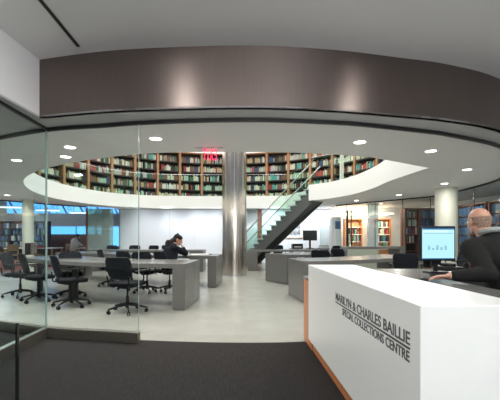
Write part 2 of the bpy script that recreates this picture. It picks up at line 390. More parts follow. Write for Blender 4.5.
# side partitions
def glasswall(name, pts, mt, mull=None, head=True):
    o = struct(B().strip(pts, .02, 2.44, .012).build(name, mt, smooth=True))
    if head: B().strip(pts, 2.44, 2.485, .05).build('head_track', M['black'], o, smooth=True)
    if mull:
        for (x, y) in mull: B().box(x-.008, x+.008, y-.008, y+.008, .02, 2.44).build('glass_joint', M['g_dark'], o)
    return o
glasswall('window_4', right_edge, M['g_part'], [right_edge[i] for i in range(4, len(right_edge), 4)])
glasswall('window_5', [(-7.95, 11.6), (-7.15, 12.9), (-6.1, 14.1)], M['g_part'], [(-7.15, 12.9)])
# ------------------------------------------------------------------ downlights
DL = [(-1.05, 4.5), (-2.37, 4.92), (1.67, 4.66), (2.9, 5.14), (4.37, 6.53), (4.95, 8.2), (4.88, 10.35), (4.15, 11.9), (-2.72, 5.5), (-3.66, 5.75), (-4.2, 5.35), (-5.6, 6.9), (-6.7, 9.2), (-6.9, 10.4)]
DLL = ['front left of the exit sign', 'nearest the left glass corner', 'front centre, right of the exit sign', 'right of the pair above the white counter', 'above the seated man, in front of the cream column',
       'just in front of the cream column', 'behind the cream column over the tables', 'over the foot of the upper deck near the stairs', 'beside the left edge of the round opening',
       'farther one seen through the left glass', 'nearer one seen through the left glass', 'second along the left rim', 'beyond the left rim over the chairs', 'farthest along the left rim']
proto = None
for (x, y), t in zip(DL, DLL):
    lab = 'round recessed downlight, ' + t
    if proto is None:
        proto = thing('downlight', lab, 'ceiling light', (x, y, 2.48), 0, 'round downlights in the reading room ceiling')
        B().lathe([(.088, 0), (.088, -.006), (.075, -.006), (.075, 0)], n=32).build('trim_ring', M['ceil'], proto, smooth=True)
        B().lathe([(.075, -.002), (.075, -.004)], n=32).build('lens', M['lamp'], proto)
    else: dup(proto, (x, y, 2.48), 0, lab)
    area('downlight_lamp', (x, y, 2.47), .13, 23, (1, .96, .9), disk=True)
# ------------------------------------------------------------------ exit sign (seen from behind: the letters read backwards)
es = thing('exit_sign', 'red edge-lit exit sign hanging from the ceiling, seen from behind', 'exit sign', (-.39, 4.95, 2.48))
B().box(-.2, .2, -.03, .03, -.012, 0).build('mount', M['chrome'], es)
B().box(-.14, .14, -.004, .004, -.19, -.012).build('panel', M['g_clear'], es)
def text(body, name, m, parent, width, height, mtx, ext=.001, off=.014, sp_=1.0):
    cu = bpy.data.curves.new(name, 'FONT'); cu.body = body; cu.extrude = ext; cu.offset = off; cu.space_character = sp_
    o = bpy.data.objects.new(name, cu); C.objects.link(o); cu.materials.append(m)
    cu.size = 1; bpy.context.view_layer.update(); d = o.dimensions
    sx, sy = width/d.x, height/d.y
    dg = bpy.context.evaluated_depsgraph_get()
    me = bpy.data.meshes.new_from_object(o.evaluated_get(dg)); mnx = min(v.co.x for v in me.vertices); mny = min(v.co.y for v in me.vertices)
    for v in me.vertices: v.co = mtx @ Vector(((v.co.x-mnx)*sx, (v.co.y-mny)*sy, v.co.z))
    bpy.data.objects.remove(o)
    me.materials.clear(); me.materials.append(m)
    q = bpy.data.objects.new(name, me); C.objects.link(q); q.parent = parent
    return q
text('EXIT', 'exit_letters', M['exitred'], es, .195, .16, Matrix(((-1, 0, 0, .11), (0, 0, 1, .006), (0, 1, 0, -.18), (0, 0, 0, 1))), .003, .004, 1.35)
# ------------------------------------------------------------------ reception counter
ct = thing('reception_counter', 'white reception counter with grey lettering and an orange wood base', 'reception counter', (.754, 1.413, .006))
B().box(0, .466, 0, 2.19, .125, .898).build('body', M['white'], ct, bevel=.004)
B().box(.045, .43, .04, 2.6, 0, .125).build('plinth', M['orange'], ct)
B().box(.035, .32, 2.19, 2.62, 0, .71).build('end_cabinet', M['orange'], ct, bevel=.003)
B().box(.03, .33, 2.19, 2.63, .71, .735).build('end_cabinet_top', M['table'], ct)
def onfront(y, z): return Matrix(((0, 0, -1, -.001), (-1, 0, 0, y-1.413), (0, 1, 0, z-.006), (0, 0, 0, 1)))
k = .754/.852
def zc(z): return EYE+(z-EYE)*k
text('MARILYN & CHARLES BAILLIE', 'lettering', M['letter'], ct, 1.26*k, .067*k, onfront(2.95*k, zc(.652)))
text('SPECIAL COLLECTIONS CENTRE', 'lettering', M['letter'], ct, 1.07*k, .055*k, onfront(2.765*k, zc(.568)))
B().box(-.003, 0, 1.69*k-1.413, 2.95*k-1.413, zc(.632)-.006, zc(.643)-.006).build('underline', M['letter'], ct)
# staff desk behind counter (L shaped)
dk = thing('staff_desk', 'dark grey L-shaped staff desk behind the white counter', 'desk', (1.23, 1.6, .006))
B().prism([(0, 0), (.50, 0), (.50, 1.42), (2.0, 1.42), (2.0, 2.25), (0, 2.25)], .79, .834).build('desk_top', M['table'], dk, bevel=.003)
for a in ((0, .5, 0, .03), (1.97, 2.0, 1.42, 2.25), (0, 2.0, 2.2, 2.23)): B().box(a[0], a[1], a[2], a[3], 0, .79).build('side_panel', M['table'], dk)
DZ = .84
mo = thing('computer_monitor', 'black desktop monitor with a pale blue lit screen on the staff desk', 'monitor', (1.965, 3.38, DZ), math.radians(4))
B().rounded(-.178, .178, -.02, .02, 0, .34, .006).build('housing', M['plastic'], mo, bevel=.004).location.z = .118
sc = B().box(-.162, .162, -.024, -.0195, .137, .440).build('screen', M['screen'], mo)
B().box(-.162, .162, -.0255, -.024, .424, .440).build('title_bar', M['screentop'], sc); B().box(-.162, .162, -.0255, -.024, .137, .146).build('task_bar', M['screentop'], sc)
B().box(-.150, .150, -.0255, -.024, .385, .390).build('header_line', M['screenmid'], sc)
B().box(-.155, .10, -.0255, -.024, .395, .418).build('page_header', M['screenwhite'], sc)
for i in range(5):
    q = B(); x = -.105+.042*i; h = (.045, .022, .05, .03, .048)[i]
    for j in range(4): q.box(x+j*.006, x+j*.006+.0035, -.0255, -.024, .225, .225+h*(1-.15*(j % 2)))
    q.build('chart_bar', M['screenmid'], sc)
B().tube((0, .02, .02), (0, .02, .20), .022).box(-.045, .045, .0, .03, .08, .14).build('stand', M['plastic'], mo)
B().rounded(-.10, .10, -.07, .10, 0, .015, .04).build('base', M['plastic'], mo)
B().ball((.05, -.021, .127), .0025).build('power_light', M['screen'], mo)
kb = thing('computer_mouse', 'black computer mouse under the seated man\'s hand', 'mouse', (1.495, 2.74, DZ))
B().ball((0, 0, .012), (.03, .05, .018)).build('mouse_body', M['plastic'], kb, smooth=True)
B().box(-.002, .002, .01, .045, .024, .030).build('scroll_wheel', M['soffit'], kb)
kb2 = thing('keyboard', 'black keyboard between the seated man and the monitor', 'keyboard', (1.99, 3.13, DZ))
B().box(-.2, .2, -.065, .065, 0, .016).build('case', M['plastic'], kb2, bevel=.003)
q = B()
for i in range(14):
    for j in range(5): q.box(-.19+.027*i, -.167+.027*i, -.055+.022*j, -.037+.022*j, .016, .021)
q.build('keys', M['fabric'], kb2)
tag(B().box(-.10, .10, -.07, .07, 0, .006, .3).build('paper_sheet', M['paper'], loc=(2.20, 3.42, DZ)), 'white papers lying on the desk right of the monitor', 'papers')
ph = thing('desk_telephone', 'black desk telephone between monitor and papers', 'telephone', (2.25, 3.60, DZ), .3)
B().box(-.09, .09, -.1, .1, 0, .045).build('phone_body', M['plastic'], ph, bevel=.008)
B().cap((-.06, -.08, .065), (-.06, .08, .065), .018, .018).build('handset', M['plastic'], ph, smooth=True)

# ------------------------------------------------------------------ tables
def table(name_lab, front, depth, legs, h=.76, th=.075, group='grey reading tables', normals=None, mt='table', drawer=None):
    """front: plan polyline of the near edge (left to right when seen from camera); depth: far offset"""
    o = front[0]; t = thing('reading_table', name_lab, 'table', (o[0], o[1], 0), 0, group)
    n = len(front); back = []
    for i in range(n):
        a = Vector(front[max(i-1, 0)]); b = Vector(front[min(i+1, n-1)]); d = (b-a).normalized()
        nn = Vector((-d.y, d.x)) if not (normals and normals[i]) else Vector(normals[i])
        back.append(tuple(Vector(front[i])+nn*depth))
    L = lambda p: (p[0]-o[0], p[1]-o[1])
    poly = [L(p) for p in front]+[L(p) for p in back[::-1]]
    B().prism(poly, h-th, h).build('table_top', M[mt], t, bevel=.003)
    for (i, w) in legs:
        j = i+1 if i < n-1 else i-1
        a0, a1 = Vector(L(front[i])), Vector(L(back[i])); d0 = (Vector(L(front[j]))-a0).normalized()*w; 
        B().prism([tuple(a0), tuple(a0+d0), tuple(a1+d0), tuple(a1)], .012, h-th).build('end_panel', M[mt], t, bevel=.003)
        B().prism([tuple(a0+d0*.1+(a1-a0)*.02), tuple(a0+d0*.9+(a1-a0)*.02), tuple(a1+d0*.9-(a1-a0)*.02), tuple(a1+d0*.1-(a1-a0)*.02)], 0, .012).build('plinth', M['black'], t)
    for i in range(n-1):
        c = (Vector(poly[i])+Vector(poly[i+1]))/2; c2 = (Vector(L(back[i]))+Vector(L(back[i+1])))/2; c = c.lerp(c2, .55)
        B().tube((c.x, c.y, h), (c.x, c.y, h+.004), .05, n=20).build('cable_grommet', M['black'], t)
    return t
tl = table('nearest left reading table, long grey top ending in a solid end panel', ev([(-4.9, 7.75), (-3.5, 6.5), (-2.1, 5.85), (-.83, 5.62)], 2), 1.15, [(6, .22)], normals=[None]*6+[(.1, .99)])
for x, y in ((1.75, -1.0), (.55, -.1)): B().box(x-.045, x+.045, y-.045, y+.045, 0, .685).build('leg', M['black'], tl)
table('second left reading table, the one the woman leans on', ev([(-5.4, 10.3), (-3.6, 9.25), (-2, 8.55), (-.47, 8.16)], 2), 1.05, [(0, .3), (6, .22)], normals=[None]*6+[(.1, .99)])
table('farthest left reading table, before the white wall panels', [(-5.3, 12.3), (-3.2, 12.1), (-1.15, 12.1)], 1.0, [(0, .3), (2, .5)])
table('nearest right reading table, directly behind the white counter', ev([(1.22, 6.28), (2.2, 6.6), (3.4, 7.3), (4.5, 8.3)], 2), 1.0, [(0, .3), (6, .3)], normals=[(-.12, .99)]+[None]*6)
table('second right reading table, between the steel column and the counter', ev([(1.28, 8.72), (2.2, 9.15), (3.05, 9.95)], 2), .95, [(0, .3), (4, .3)], normals=[(-.5, .866)]+[None]*4)
table('narrow table behind the steel column under the staircase', [(.42, 12.45), (1.7, 12.45), (3.0, 12.6)], .7, [(0, .35), (2, .3)])
t4 = table('high grey counter table with a sage front panel by the right glass', [(3.45, 10.7), (4.5, 10.75), (5.35, 10.9)], .6, [(0, .3), (2, .2)], h=.92, th=.08)
B().box(.0, .93, -.02, .02, .03, .84).build('front_panel', M['fgreen'], t4)

# ------------------------------------------------------------------ office chairs
def make_chair(label, loc, rz, lift=0, group='black office chairs at the reading tables'):
    t = thing('office_chair', label, 'chair', loc, rz, group)
    z = lift
    for i in range(5):
        a = 2*PI*i/5+.3; c, s = math.cos(a), math.sin(a)
        B().path([(.03*c, .03*s, .125), (.17*c, .17*s, .105), (.29*c, .29*s, .075)], [.024, .018, .013], 8).build('leg', M['plastic'], t, smooth=True)
        w = B(); x, y = .30*c, .30*s
        w.tube((x-.022*s, y+.022*c, .029), (x-.006*s, y+.006*c, .029), .029, n=16).tube((x+.006*s, y-.006*c, .029), (x+.022*s, y-.022*c, .029), .029, n=16)
        w.tube((x, y, .04), (x, y, .085), .01).build('caster', M['plastic'], t, smooth=True)
    B().tube((0, 0, .07), (0, 0, .16), .032, n=16).tube((0, 0, .1), (0, 0, .26+z), .026, n=16).tube((0, 0, .26+z), (0, 0, .41+z), .015, n=16).build('gas_column', M['plastic'], t, smooth=True)
    B().box(-.09, .09, -.12, .10, .385+z, .42+z).build('tilt_mechanism', M['plastic'], t, bevel=.01)
    B().rounded(-.235, .235, -.215, .235, .425+z, .485+z, .09).build('seat', M['fabric'], t, smooth=True, bevel=.018)
    # backrest: curved panel in a frame
    n = 8; nz = 6; front = []; fr = B()
    def bp(u, v): return (u*(.19+.035*v)*(1-.22*abs(2*v-1)**5), -.235-.09*v+.05*u*u, .55+z+.335*v)
    pn = B(); vs = []; 
    for d in (0, -.014):
        for j in range(nz+1):
            for i in range(n+1):
                p = bp(-1+2*i/n, j/nz); vs.append((p[0], p[1]+d, p[2]))
    K = (n+1)*(nz+1); fs = []
    for j in range(nz):
        for i in range(n):
            a = j*(n+1)+i; fs += [(a+1, a, a+n+1, a+n+2), (K+a, K+a+1, K+a+n+2, K+a+n+1)]
    for j in range(nz):
        a = j*(n+1); fs += [(a, K+a, K+a+n+1, a+n+1)]; b = a+n; fs += [(K+b, b, b+n+1, K+b+n+1)]
    for i in range(n): a = nz*(n+1)+i; fs += [(a, K+a, K+a+1, a+1), (K+i, i, i+1, K+i+1)]
    pn.add(vs, fs).build('backrest', M['meshb'], t, smooth=True)
    loop = [bp(-1+2*i/n, 0) for i in range(n+1)]+[bp(1, j/nz) for j in range(1, nz+1)]+[bp(1-2*i/n, 1) for i in range(1, n+1)]+[bp(-1, 1-j/nz) for j in range(1, nz+1)]
    B().path([(x, y-.006, zz) for x, y, zz in loop], .012, 6).build('back_frame', M['plastic'], t, smooth=True)
    for s in (-1, 1): B().path([(s*.15, -.12, .41+z), (s*.17, -.25, .44+z), (s*.19, -.265, .60+z)], .013).build('back_support', M['plastic'], t, smooth=True)
    for s in (-1, 1):
        B().path([(s*.2, -.02, .42+z), (s*.265, -.01, .45+z), (s*.28, .02, .55+z), (s*.275, .0, .655+z), (s*.25, -.2, .67+z)], .012).build('arm_support', M['plastic'], t, smooth=True)
        B().rounded(s*.275-.032, s*.275+.032, -.10, .14, .655+z, .68+z, .03).build('armrest', M['plastic'], t, smooth=True)
    B().tube((.08, .02, .40+z), (.24, .04, .395+z), .005).build('lever', M['plastic'], t)
    return t
def yaw(fx, fy): return math.atan2(-fx, fy)
ch0 = make_chair('black office chair seen from behind, centre front of the nearest left table', (-1.74, 5.52, 0), yaw(.25, .97))
CH = [(-2.86, 5.98, yaw(.75, .65), 'black office chair just right of the glass corner, facing the nearest left table'),
      (-3.72, 6.5, yaw(.7, .7), 'black office chair behind the glass corner, its seat nearest the glass'),
      (-4.38, 7.0, yaw(.95, .1), 'black office chair farthest left at the end of the nearest table'),
      (-2.42, 8.0, yaw(.5, .85), 'black office chair angled between the two left tables, left of the woman'),
      (-3.1, 8.55, yaw(1, .1), 'black office chair turned sideways at the second left table'),
      (-1.47, 7.62, yaw(.65, .75), 'black office chair the woman sits on'),
      (-4.95, 13.5, yaw(0, -1), 'black office chair at the far table in front of the green glass'),
      (-4.05, 13.6, yaw(.1, -1), 'black office chair at the far table, second from the green glass'),
      (-3.35, 13.45, yaw(-.3, -1), 'black office chair at the far table, third from the green glass'),
      (-2.75, 13.75, yaw(.2, -1), 'black office chair at the far table just left of the woman'),
      (2.12, 8.55, yaw(.35, .9), 'black office chair at the second right table below the small wall monitor'),
      (2.98, 9.6, yaw(.8, .6), 'black office chair turned sideways at the second right table\'s end'),
      (3.34, 6.8, yaw(.45, .9), 'black office chair at the nearest right table, just left of the desk monitor'),
      (1.72, 14.0, yaw(0, -1), 'black office chair behind the narrow table under the stair'),
      (3.75, 13.6, yaw(-.5, .85), 'black office chair far right of the small workstation by the white wall'),
      (-3.35, 6.95, yaw(.4, -.9), 'black office chair behind the glass corner, half hidden by the nearer chairs'),
      (-1.95, 7.55, yaw(.2, .98), 'black office chair seen under the nearest left table, beside the woman\'s chair'),
      (5.0, 8.0, yaw(-.9, .1), 'black office chair beside the cream column, mostly hidden by the monitor')]
for x, y, a, l in CH: dup(ch0, (x, y, 0), a, l)
ch_man = make_chair('black office chair the man at reception sits on', (2.10, 2.60, .006), yaw(-.15, .98), .07)

# ------------------------------------------------------------------ people
def hand(b, wrist, d, up, size=1.0, curl=.25, side=1):
    """palm, four unequal bent fingers and a thumb; d = pointing direction, up = back-of-hand normal"""
    w = Vector(wrist); d = Vector(d).normalized(); up = Vector(up); up = (up-d*up.dot(d)).normalized(); s = d.cross(up)*side
    S = size
    for o in (-.026, -.009, .009, .026): b.cap(w+d*.01*S+s*o*.7*S, w+d*.085*S+s*o*S*1.1, .013*S, .0105*S)
    for o, L in ((-.030, .058), (-.010, .072), (.010, .078), (.030, .068)):
        p0 = w+d*.085*S+s*o*S*1.1; d1 = (d*math.cos(curl)-up*math.sin(curl)+s*o*2.5).normalized(); p1 = p0+d1*L*.45*S
        d2 = (d*math.cos(curl*2.3)-up*math.sin(curl*2.3)+s*o*2).normalized(); p2 = p1+d2*L*.32*S
        d3 = (d*math.cos(curl*3)-up*math.sin(curl*3)).normalized(); p3 = p2+d3*L*.25*S
        b.cap(p0, p1, .0095*S, .0085*S); b.cap(p1, p2, .0085*S, .0078*S); b.cap(p2, p3, .0078*S, .0065*S)
    t0 = w+d*.025*S+s*.028*S-up*.005; t1 = t0+(d*.7+s*.75-up*.2).normalized()*.038*S; t2 = t1+(d*.9+s*.25-up*.3).normalized()*.032*S
    b.cap(t0, t1, .014*S, .011*S); b.cap(t1, t2, .011*S, .009*S)
def basis(f, tilt=0):
    f = Vector((f[0], f[1], 0)).normalized(); l = Vector((-f.y, f.x, 0)); u = Vector((0, 0, 1))
    f2 = f*math.cos(tilt)-u*math.sin(tilt); u2 = u*math.cos(tilt)+f*math.sin(tilt)
    return Matrix((f2, l, u2)).transposed()       # columns: forward, left, up
def head(b, c, f, tilt=0, s=1.0):
    Rm = basis(f, tilt); P = lambda x, y, z: Vector(c)+Rm @ Vector((x*s, y*s, z*s))
    b.ball(P(-.012, 0, .028), (.097*s, .076*s, .092*s), 20, 14, Rm)       # cranium
    b.ball(P(.030, 0, -.030), (.060*s, .058*s, .078*s), 16, 12, Rm)       # face
    b.ball(P(.052, 0, -.088), (.030*s, .030*s, .024*s), 12, 8, Rm)        # chin
    b.cap(P(.0, .045, -.055), P(.045, .022, -.088), .022*s, .018*s); b.cap(P(.0, -.045, -.055), P(.045, -.022, -.088), .022*s, .018*s)   # jaw
    b.cap(P(.088, 0, .002), P(.106, 0, -.028), .009*s, .0135*s)            # nose
    b.cap(P(.078, .030, .024), P(.084, .010, .022), .010*s, .010*s); b.cap(P(.078, -.030, .024), P(.084, -.010, .022), .010*s, .010*s)  # brow
    b.cap(P(.080, .018, -.056), P(.080, -.018, -.056), .0085*s, .0085*s)   # lips
    b.ball(P(.058, .038, -.02), (.022*s, .016*s, .02*s), 10, 8, Rm); b.ball(P(.058, -.038, -.02), (.022*s, .016*s, .02*s), 10, 8, Rm)
    for q in (1, -1):                                                      # ears
        b.ball(P(-.010, .084*q, -.006), (.021*s, .011*s, .036*s), 10, 8, Rm)
        b.ball(P(-.006, .083*q, -.030), (.012*s, .009*s, .013*s), 8, 6, Rm)
    return P, Rm
# --- the man at reception
mn = thing('person', 'balding man with glasses in a dark jacket seated behind the counter using a mouse', 'person', (0, 0, 0))
hc = Vector((2.035, 2.90, 1.318)); f = (-.12, .99)
b = B(); P, Rm = head(b, hc, f, .08, .95)
neck = Vector((2.085, 2.825, 1.155))
b.cap(P(-.03, 0, -.06), neck, .060, .068)
b.cap(neck, (2.12, 2.72, .93), .06, .09); b.cap((2.12, 2.72, .93), (2.13, 2.62, .66), .11, .13)
shl, shr = Vector((1.885, 2.77, 1.10)), Vector((2.31, 2.84, 1.12))
ell, wrl = Vector((1.86, 2.53, .915)), Vector((1.640, 2.640, .893))
elr, wrr = Vector((2.36, 2.62, .90)), Vector((2.17, 2.98, .885))
for a_, e_, w_ in ((shl, ell, wrl), (shr, elr, wrr)):
    b.cap(neck-Vector((0, 0, .07)), a_, .05, .045); b.cap(a_, e_, .048, .038); b.cap(e_, w_, .038, .027)
hand(b, wrl, (-.93, .36, -.10), (0, .1, 1), 1.0, .22, 1)
hand(b, wrr, (-.4, .9, -.15), (0, .1, 1), 1.0, .25, -1)
for sx in (-.09, .09):
    b.cap((2.13+sx, 2.62, .62), (2.05+sx, 3.02, .60), .075, .06); b.cap((2.05+sx, 3.02, .60), (2.05+sx, 3.05, .12), .055, .04); b.cap((2.05+sx, 3.03, .05), (2.03+sx, 3.22, .045), .04, .03)
body = b.blend('body', M['skin'], mn, .0065, 3)
# jacket
j = B()
j.cap(neck+Vector((0, 0, .015)), (2.12, 2.74, .98), .088, .155); j.cap((2.11, 2.74, 1.0), (2.13, 2.63, .70), .155, .16)
j.cap(neck+Vector((0, .01, -.03)), Vector((1.91, 2.78, 1.105)), .085, .078); j.cap(neck+Vector((0, .0, -.025)), Vector((2.28, 2.83, 1.13)), .09, .08)
j.ball((2.10, 2.72, 1.02), (.20, .13, .15))
for a_, e_, w_ in ((shl, ell, wrl), (shr, elr, wrr)):
    w2 = e_.lerp(w_, .86)
    j.cap(neck-Vector((0, 0, .055)), a_, .070, .078); j.cap(a_, a_.lerp(e_, .5)+Vector((0, -.005, 0)), .080, .070); j.cap(a_.lerp(e_, .5), e_, .070, .060); j.cap(e_, w2, .060, .043)
j.blend('jacket', M['jacket'], mn, .011, 4)
c_ = B(); pts = []
for i in range(13):
    a = 2*PI*i/12; pts.append(tuple(neck+Vector((math.cos(a)*.078, math.sin(a)*.074+.004, .075+.020*math.sin(a+PI)))))
c_.path(pts, .022, 8).build('collar', M['collar'], mn, smooth=True)
tr = B()
for sx in (-.09, .09):
    tr.cap((2.13+sx, 2.60, .63), (2.05+sx, 3.02, .60), .09, .07); tr.cap((2.05+sx, 3.02, .60), (2.05+sx, 3.05, .12), .068, .055)
tr.blend('trousers', M['jeans'], mn, .015, 4)
for sx in (-.09, .09):
    B().rounded(-.045, .045, -.1, .17, 0, .08, .04).build('shoe', M['black'], mn, smooth=True, bevel=.02, loc=(2.05+sx, 3.05, .006))
h = B()   # fringe of grey hair round the back and sides, crown bald
for i in range(-9, 10):
    a = PI+i*math.radians(11.5); 
    for zz, rr in ((-.062, .070), (-.04, .082), (-.015, .089), (.010, .094), (.032, .095)):
        if abs(i) > 5 and zz < -.02: continue
        if abs(i) > 7 and zz < .0: continue
        h.ball(P(-.012+math.cos(a)*rr*1.0, math.sin(a)*rr*.80, zz), .0115, 8, 6)
h.blend('hair', M['hairg'], mn, .007, 5)
g = B()
for q in (1, -1):
    g.path([tuple(P(-.01, .080*q, .008)), tuple(P(.05, .078*q, .014)), tuple(P(.098, .060*q, .012))], .0022, 6)
    ring = [tuple(P(.101-.006*abs(math.cos(a)), q*(.034+.025*math.cos(a)), .004+.018*math.sin(a))) for a in [2*PI*i/14 for i in range(15)]]
    g.path(ring, .0018, 6)
g.path([tuple(P(.101, .01, .008)), tuple(P(.106, 0, .012)), tuple(P(.101, -.01, .008))], .0018, 6)
g.build('eyeglasses', M['black'], mn, smooth=True)
for q in (1, -1): B().ball(P(.077, .031*q, .004), .011, 10, 8).build('eye', M['shirt'], mn, smooth=True)
wv = (wrl-ell).normalized(); w0 = ell.lerp(wrl, .93)
B().tube(w0, w0+wv*.012, .0285, n=20).build('wristwatch', M['chrome'], mn, smooth=True)

# --- the woman at the second left table
wm = thing('person', 'dark-haired woman in a dark jacket leaning her head on her hand at a table', 'person', (0, 0, 0))
b = B(); f = (.86, .5); hc = Vector((-1.335, 7.93, 1.135)); P, Rm = head(b, hc, (.93, -.05), .35, 1.04)
hip = Vector((-1.50, 7.62, .56)); nk = Vector((-1.44, 7.84, 1.02)); ch = Vector((-1.47, 7.74, .86))
b.cap(P(-.03, 0, -.06), nk, .05, .055); b.cap(nk, ch, .09, .11); b.cap(ch, hip, .11, .13)
sl, sr = nk+Vector((-.04, .16, -.06)), nk+Vector((.05, -.17, -.06))
el_l, el_r = Vector((-1.24, 8.30, .82)), Vector((-1.20, 8.20, .82))
wr_r = Vector((-1.25, 8.02, .98)); wr_l = Vector((-1.27, 8.52, .81))
b.cap(nk, sl, .06, .05); b.cap(nk, sr, .06, .05)
b.cap(sl, el_l, .045, .035); b.cap(sr, el_r, .045, .035); b.cap(el_l, wr_l, .035, .024); b.cap(el_r, wr_r, .035, .024)
hand(b, wr_r, (-.25, -.45, .75), (.8, .2, .2), .9, .3, 1); hand(b, wr_l, (-.2, .9, -.05), (0, 0, 1), .9, .15, 1)
for s in (-.08, .08):
    b.cap(hip+Vector((s, -s, -.02)), Vector((-1.25+s, 7.95-s, .53)), .075, .055); b.cap(Vector((-1.25+s, 7.95-s, .53)), Vector((-1.32+s, 7.92-s, .09)), .05, .035)
b.blend('body', M['skin'], wm, .009, 3)
j = B(); j.cap(nk-Vector((.02, 0, .03)), ch, .12, .17); j.cap(ch, hip, .17, .17); j.ball(nk+Vector((-.04, -.03, -.03)), (.14, .15, .10))
for a_, e_, w_ in ((sl, el_l, wr_l), (sr, el_r, wr_r)):
    j.cap(nk-Vector((0, 0, .03)), a_, .075, .07); j.cap(a_, e_, .088, .066); j.cap(e_, e_.lerp(w_, .8), .066, .045)
j.blend('jacket', M['jacketb'], wm, .014, 4)
h = B(); h.ball(P(-.035, 0, .035), (.096, .086, .098), 16, 12, Rm); h.ball(P(.0, 0, .05), (.088, .084, .075), 14, 10, Rm)
h.ball(P(-.055, 0, .12), (.03, .028, .03), 12, 8, Rm)
h.cap(P(-.05, 0, .0), nk+Vector((-.075, -.05, .03)), .08, .075); h.cap(nk+Vector((-.085, -.05, .05)), nk+Vector((-.11, -.12, -.14)), .08, .055)
h.blend('hair', M['hairb'], wm, .01, 3)
t = B()
for s in (-.08, .08):
    t.cap(hip+Vector((s, -s, -.01)), Vector((-1.25+s, 7.95-s, .53)), .088, .065); t.cap(Vector((-1.25+s, 7.95-s, .53)), Vector((-1.32+s, 7.92-s, .12)), .062, .045)
t.blend('trousers', M['jeans'], wm, .014, 3)
for s in (-.08, .08):
    B().rounded(-.04, .04, -.08, .15, 0, .07, .035).build('shoe', M['redshoe'], wm, smooth=True, bevel=.015, loc=(-1.32+s, 7.92-s, 0)).rotation_euler.z = yaw(.86, .5)
bk = thing('open_book', 'open book with white pages on the table before the woman', 'book', (-.93, 8.75, .76), .3)
B().box(-.22, 0, -.14, .14, 0, .02).box(0, .22, -.14, .14, 0, .02).build('pages', M['paper'], bk, bevel=.004)
B().box(-.23, .23, -.15, .15, 0, .004).build('cover', M['brownp'], bk)
tag(B().box(-.06, .06, -.035, .035, 0, .012).build('mobile_phone', M['plastic'], loc=(-.70, 8.95, .764)), 'small dark phone right of the open book', 'phone')
tag(B().box(-.12, .12, -.16, .16, 0, .03).build('paper_stack', M['paper'], loc=(-1.6, 9.3, .764)), 'white papers left of the woman on her table', 'papers')

# --- distant reader beyond the left glass
rd = thing('person', 'distant reader in a white shirt bent over a table beyond the left glass', 'person', (0, 0, 0))
hx, hy = -7.55, 16.2
b = B(); P, Rm = head(b, (hx+.1, hy, 1.24), (.9, -.4), .7)
b.cap(P(-.03, 0, -.06), (hx-.04, hy, 1.08), .05, .06); b.cap((hx-.04, hy, 1.06), (hx-.12, hy, .6), .12, .13)
for s in (-1, 1):
    b.cap((hx-.04, hy+.18*s, 1.02), (hx+.22, hy+.22*s, .82), .045, .035); b.cap((hx+.22, hy+.22*s, .82), (hx+.42, hy+.05*s, .80), .035, .025)
    hand(b, (hx+.42, hy+.05*s, .80), (1, 0, -.05), (0, 0, 1), .9, .2, s)
    b.cap((hx-.1, hy+.1*s, .5), (hx+.32, hy+.1*s, .5), .075, .06); b.cap((hx+.32, hy+.1*s, .5), (hx+.3, hy+.1*s, .06), .05, .04)
b.blend('body', M['skin'], rd, .012, 3)
j = B().cap((hx-.04, hy, 1.04), (hx-.12, hy, .66), .15, .15)
for s in (-1, 1): j.cap((hx-.04, hy+.02*s, 1.03), (hx-.03, hy+.18*s, 1.01), .08, .07).cap((hx-.04, hy+.18*s, 1.02), (hx+.22, hy+.22*s, .83), .065, .05)
j.blend('shirt', M['shirt'], rd, .018, 3)
B().ball(P(-.02, 0, .045), (.10, .084, .088), 14, 10, Rm).build('hair', M['hairb'], rd, smooth=True)
B().cap((hx-.1, hy-.1, .5), (hx+.32, hy-.1, .5), .085, .07).cap((hx-.1, hy+.1, .5), (hx+.32, hy+.1, .5), .085, .07).blend('trousers', M['jeans'], rd, .02, 2)

# ------------------------------------------------------------------ staircase
st = thing('staircase', 'charcoal steel staircase with open stepped treads and green glass balustrade', 'staircase', (2.60, 11.95, 0))
NS = 17; dx, dy, dz = -.158, .155, .1735
run = Vector((dx, dy)).normalized(); wd = Vector((run.y, -run.x)).normalized()
if wd.y < 0: wd = -wd
W = .6
def sp(k_, off=0): return Vector((dx*k_, dy*k_))+wd*off
def stringer(off):
    q = B(); vs = []; th = .03; prof = []
    for k_ in range(NS):
        zt = 2.95-dz*(k_+.55); prof += [(k_, zt), (k_+1, zt)]
    low = [(k_, max(0, 2.95-dz*(k_+1)-.38)) for k_ in range(NS, -3, -1)]
    top = [(-2, 2.79)] + [(0, 2.79)] + prof
    pr = top+low
    for o_ in (off, off+th):
        for k_, z in pr:
            p = sp(k_, o_); vs.append((p.x, p.y, max(z, 0)))
    n = len(pr)
    nt = len(top)
    fs = [(i, (i+1) % n, n+(i+1) % n, n+i) for i in range(n)]
    q.add(vs, fs); bm = bmesh.new()
    o = q.build('stringer', M['stair'], st)
    bm.from_mesh(o.data); bm.verts.ensure_lookup_table()
    for s_ in (0, n):
        es = []
        for i in range(n):
            e = bm.edges.get((bm.verts[s_+i], bm.verts[s_+(i+1) % n]))
            if e: es.append(e)
        bmesh.ops.triangle_fill(bm, use_beauty=True, use_dissolve=False, edges=es)
    bmesh.ops.recalc_face_normals(bm, faces=bm.faces); bm.to_mesh(o.data); bm.free()
stringer(0); stringer(W)
for k_ in range(NS):
    a, b_, c, d = sp(k_-.25), sp(k_+1.35), sp(k_+1.35, W), sp(k_-.25, W); z = 2.95-dz*(k_+.5)
    n_ = -wd*.035
    B().prism([tuple(a+n_), tuple(b_+n_), tuple(c), tuple(d)], z, z+.035).build('tread', M['tread'], st)
a0, a1 = sp(-1.5, .03), sp(NS, .03); c0, c1 = sp(-1.5, W), sp(NS, W)
zz = lambda k_: 2.95-dz*(k_+1)-.36
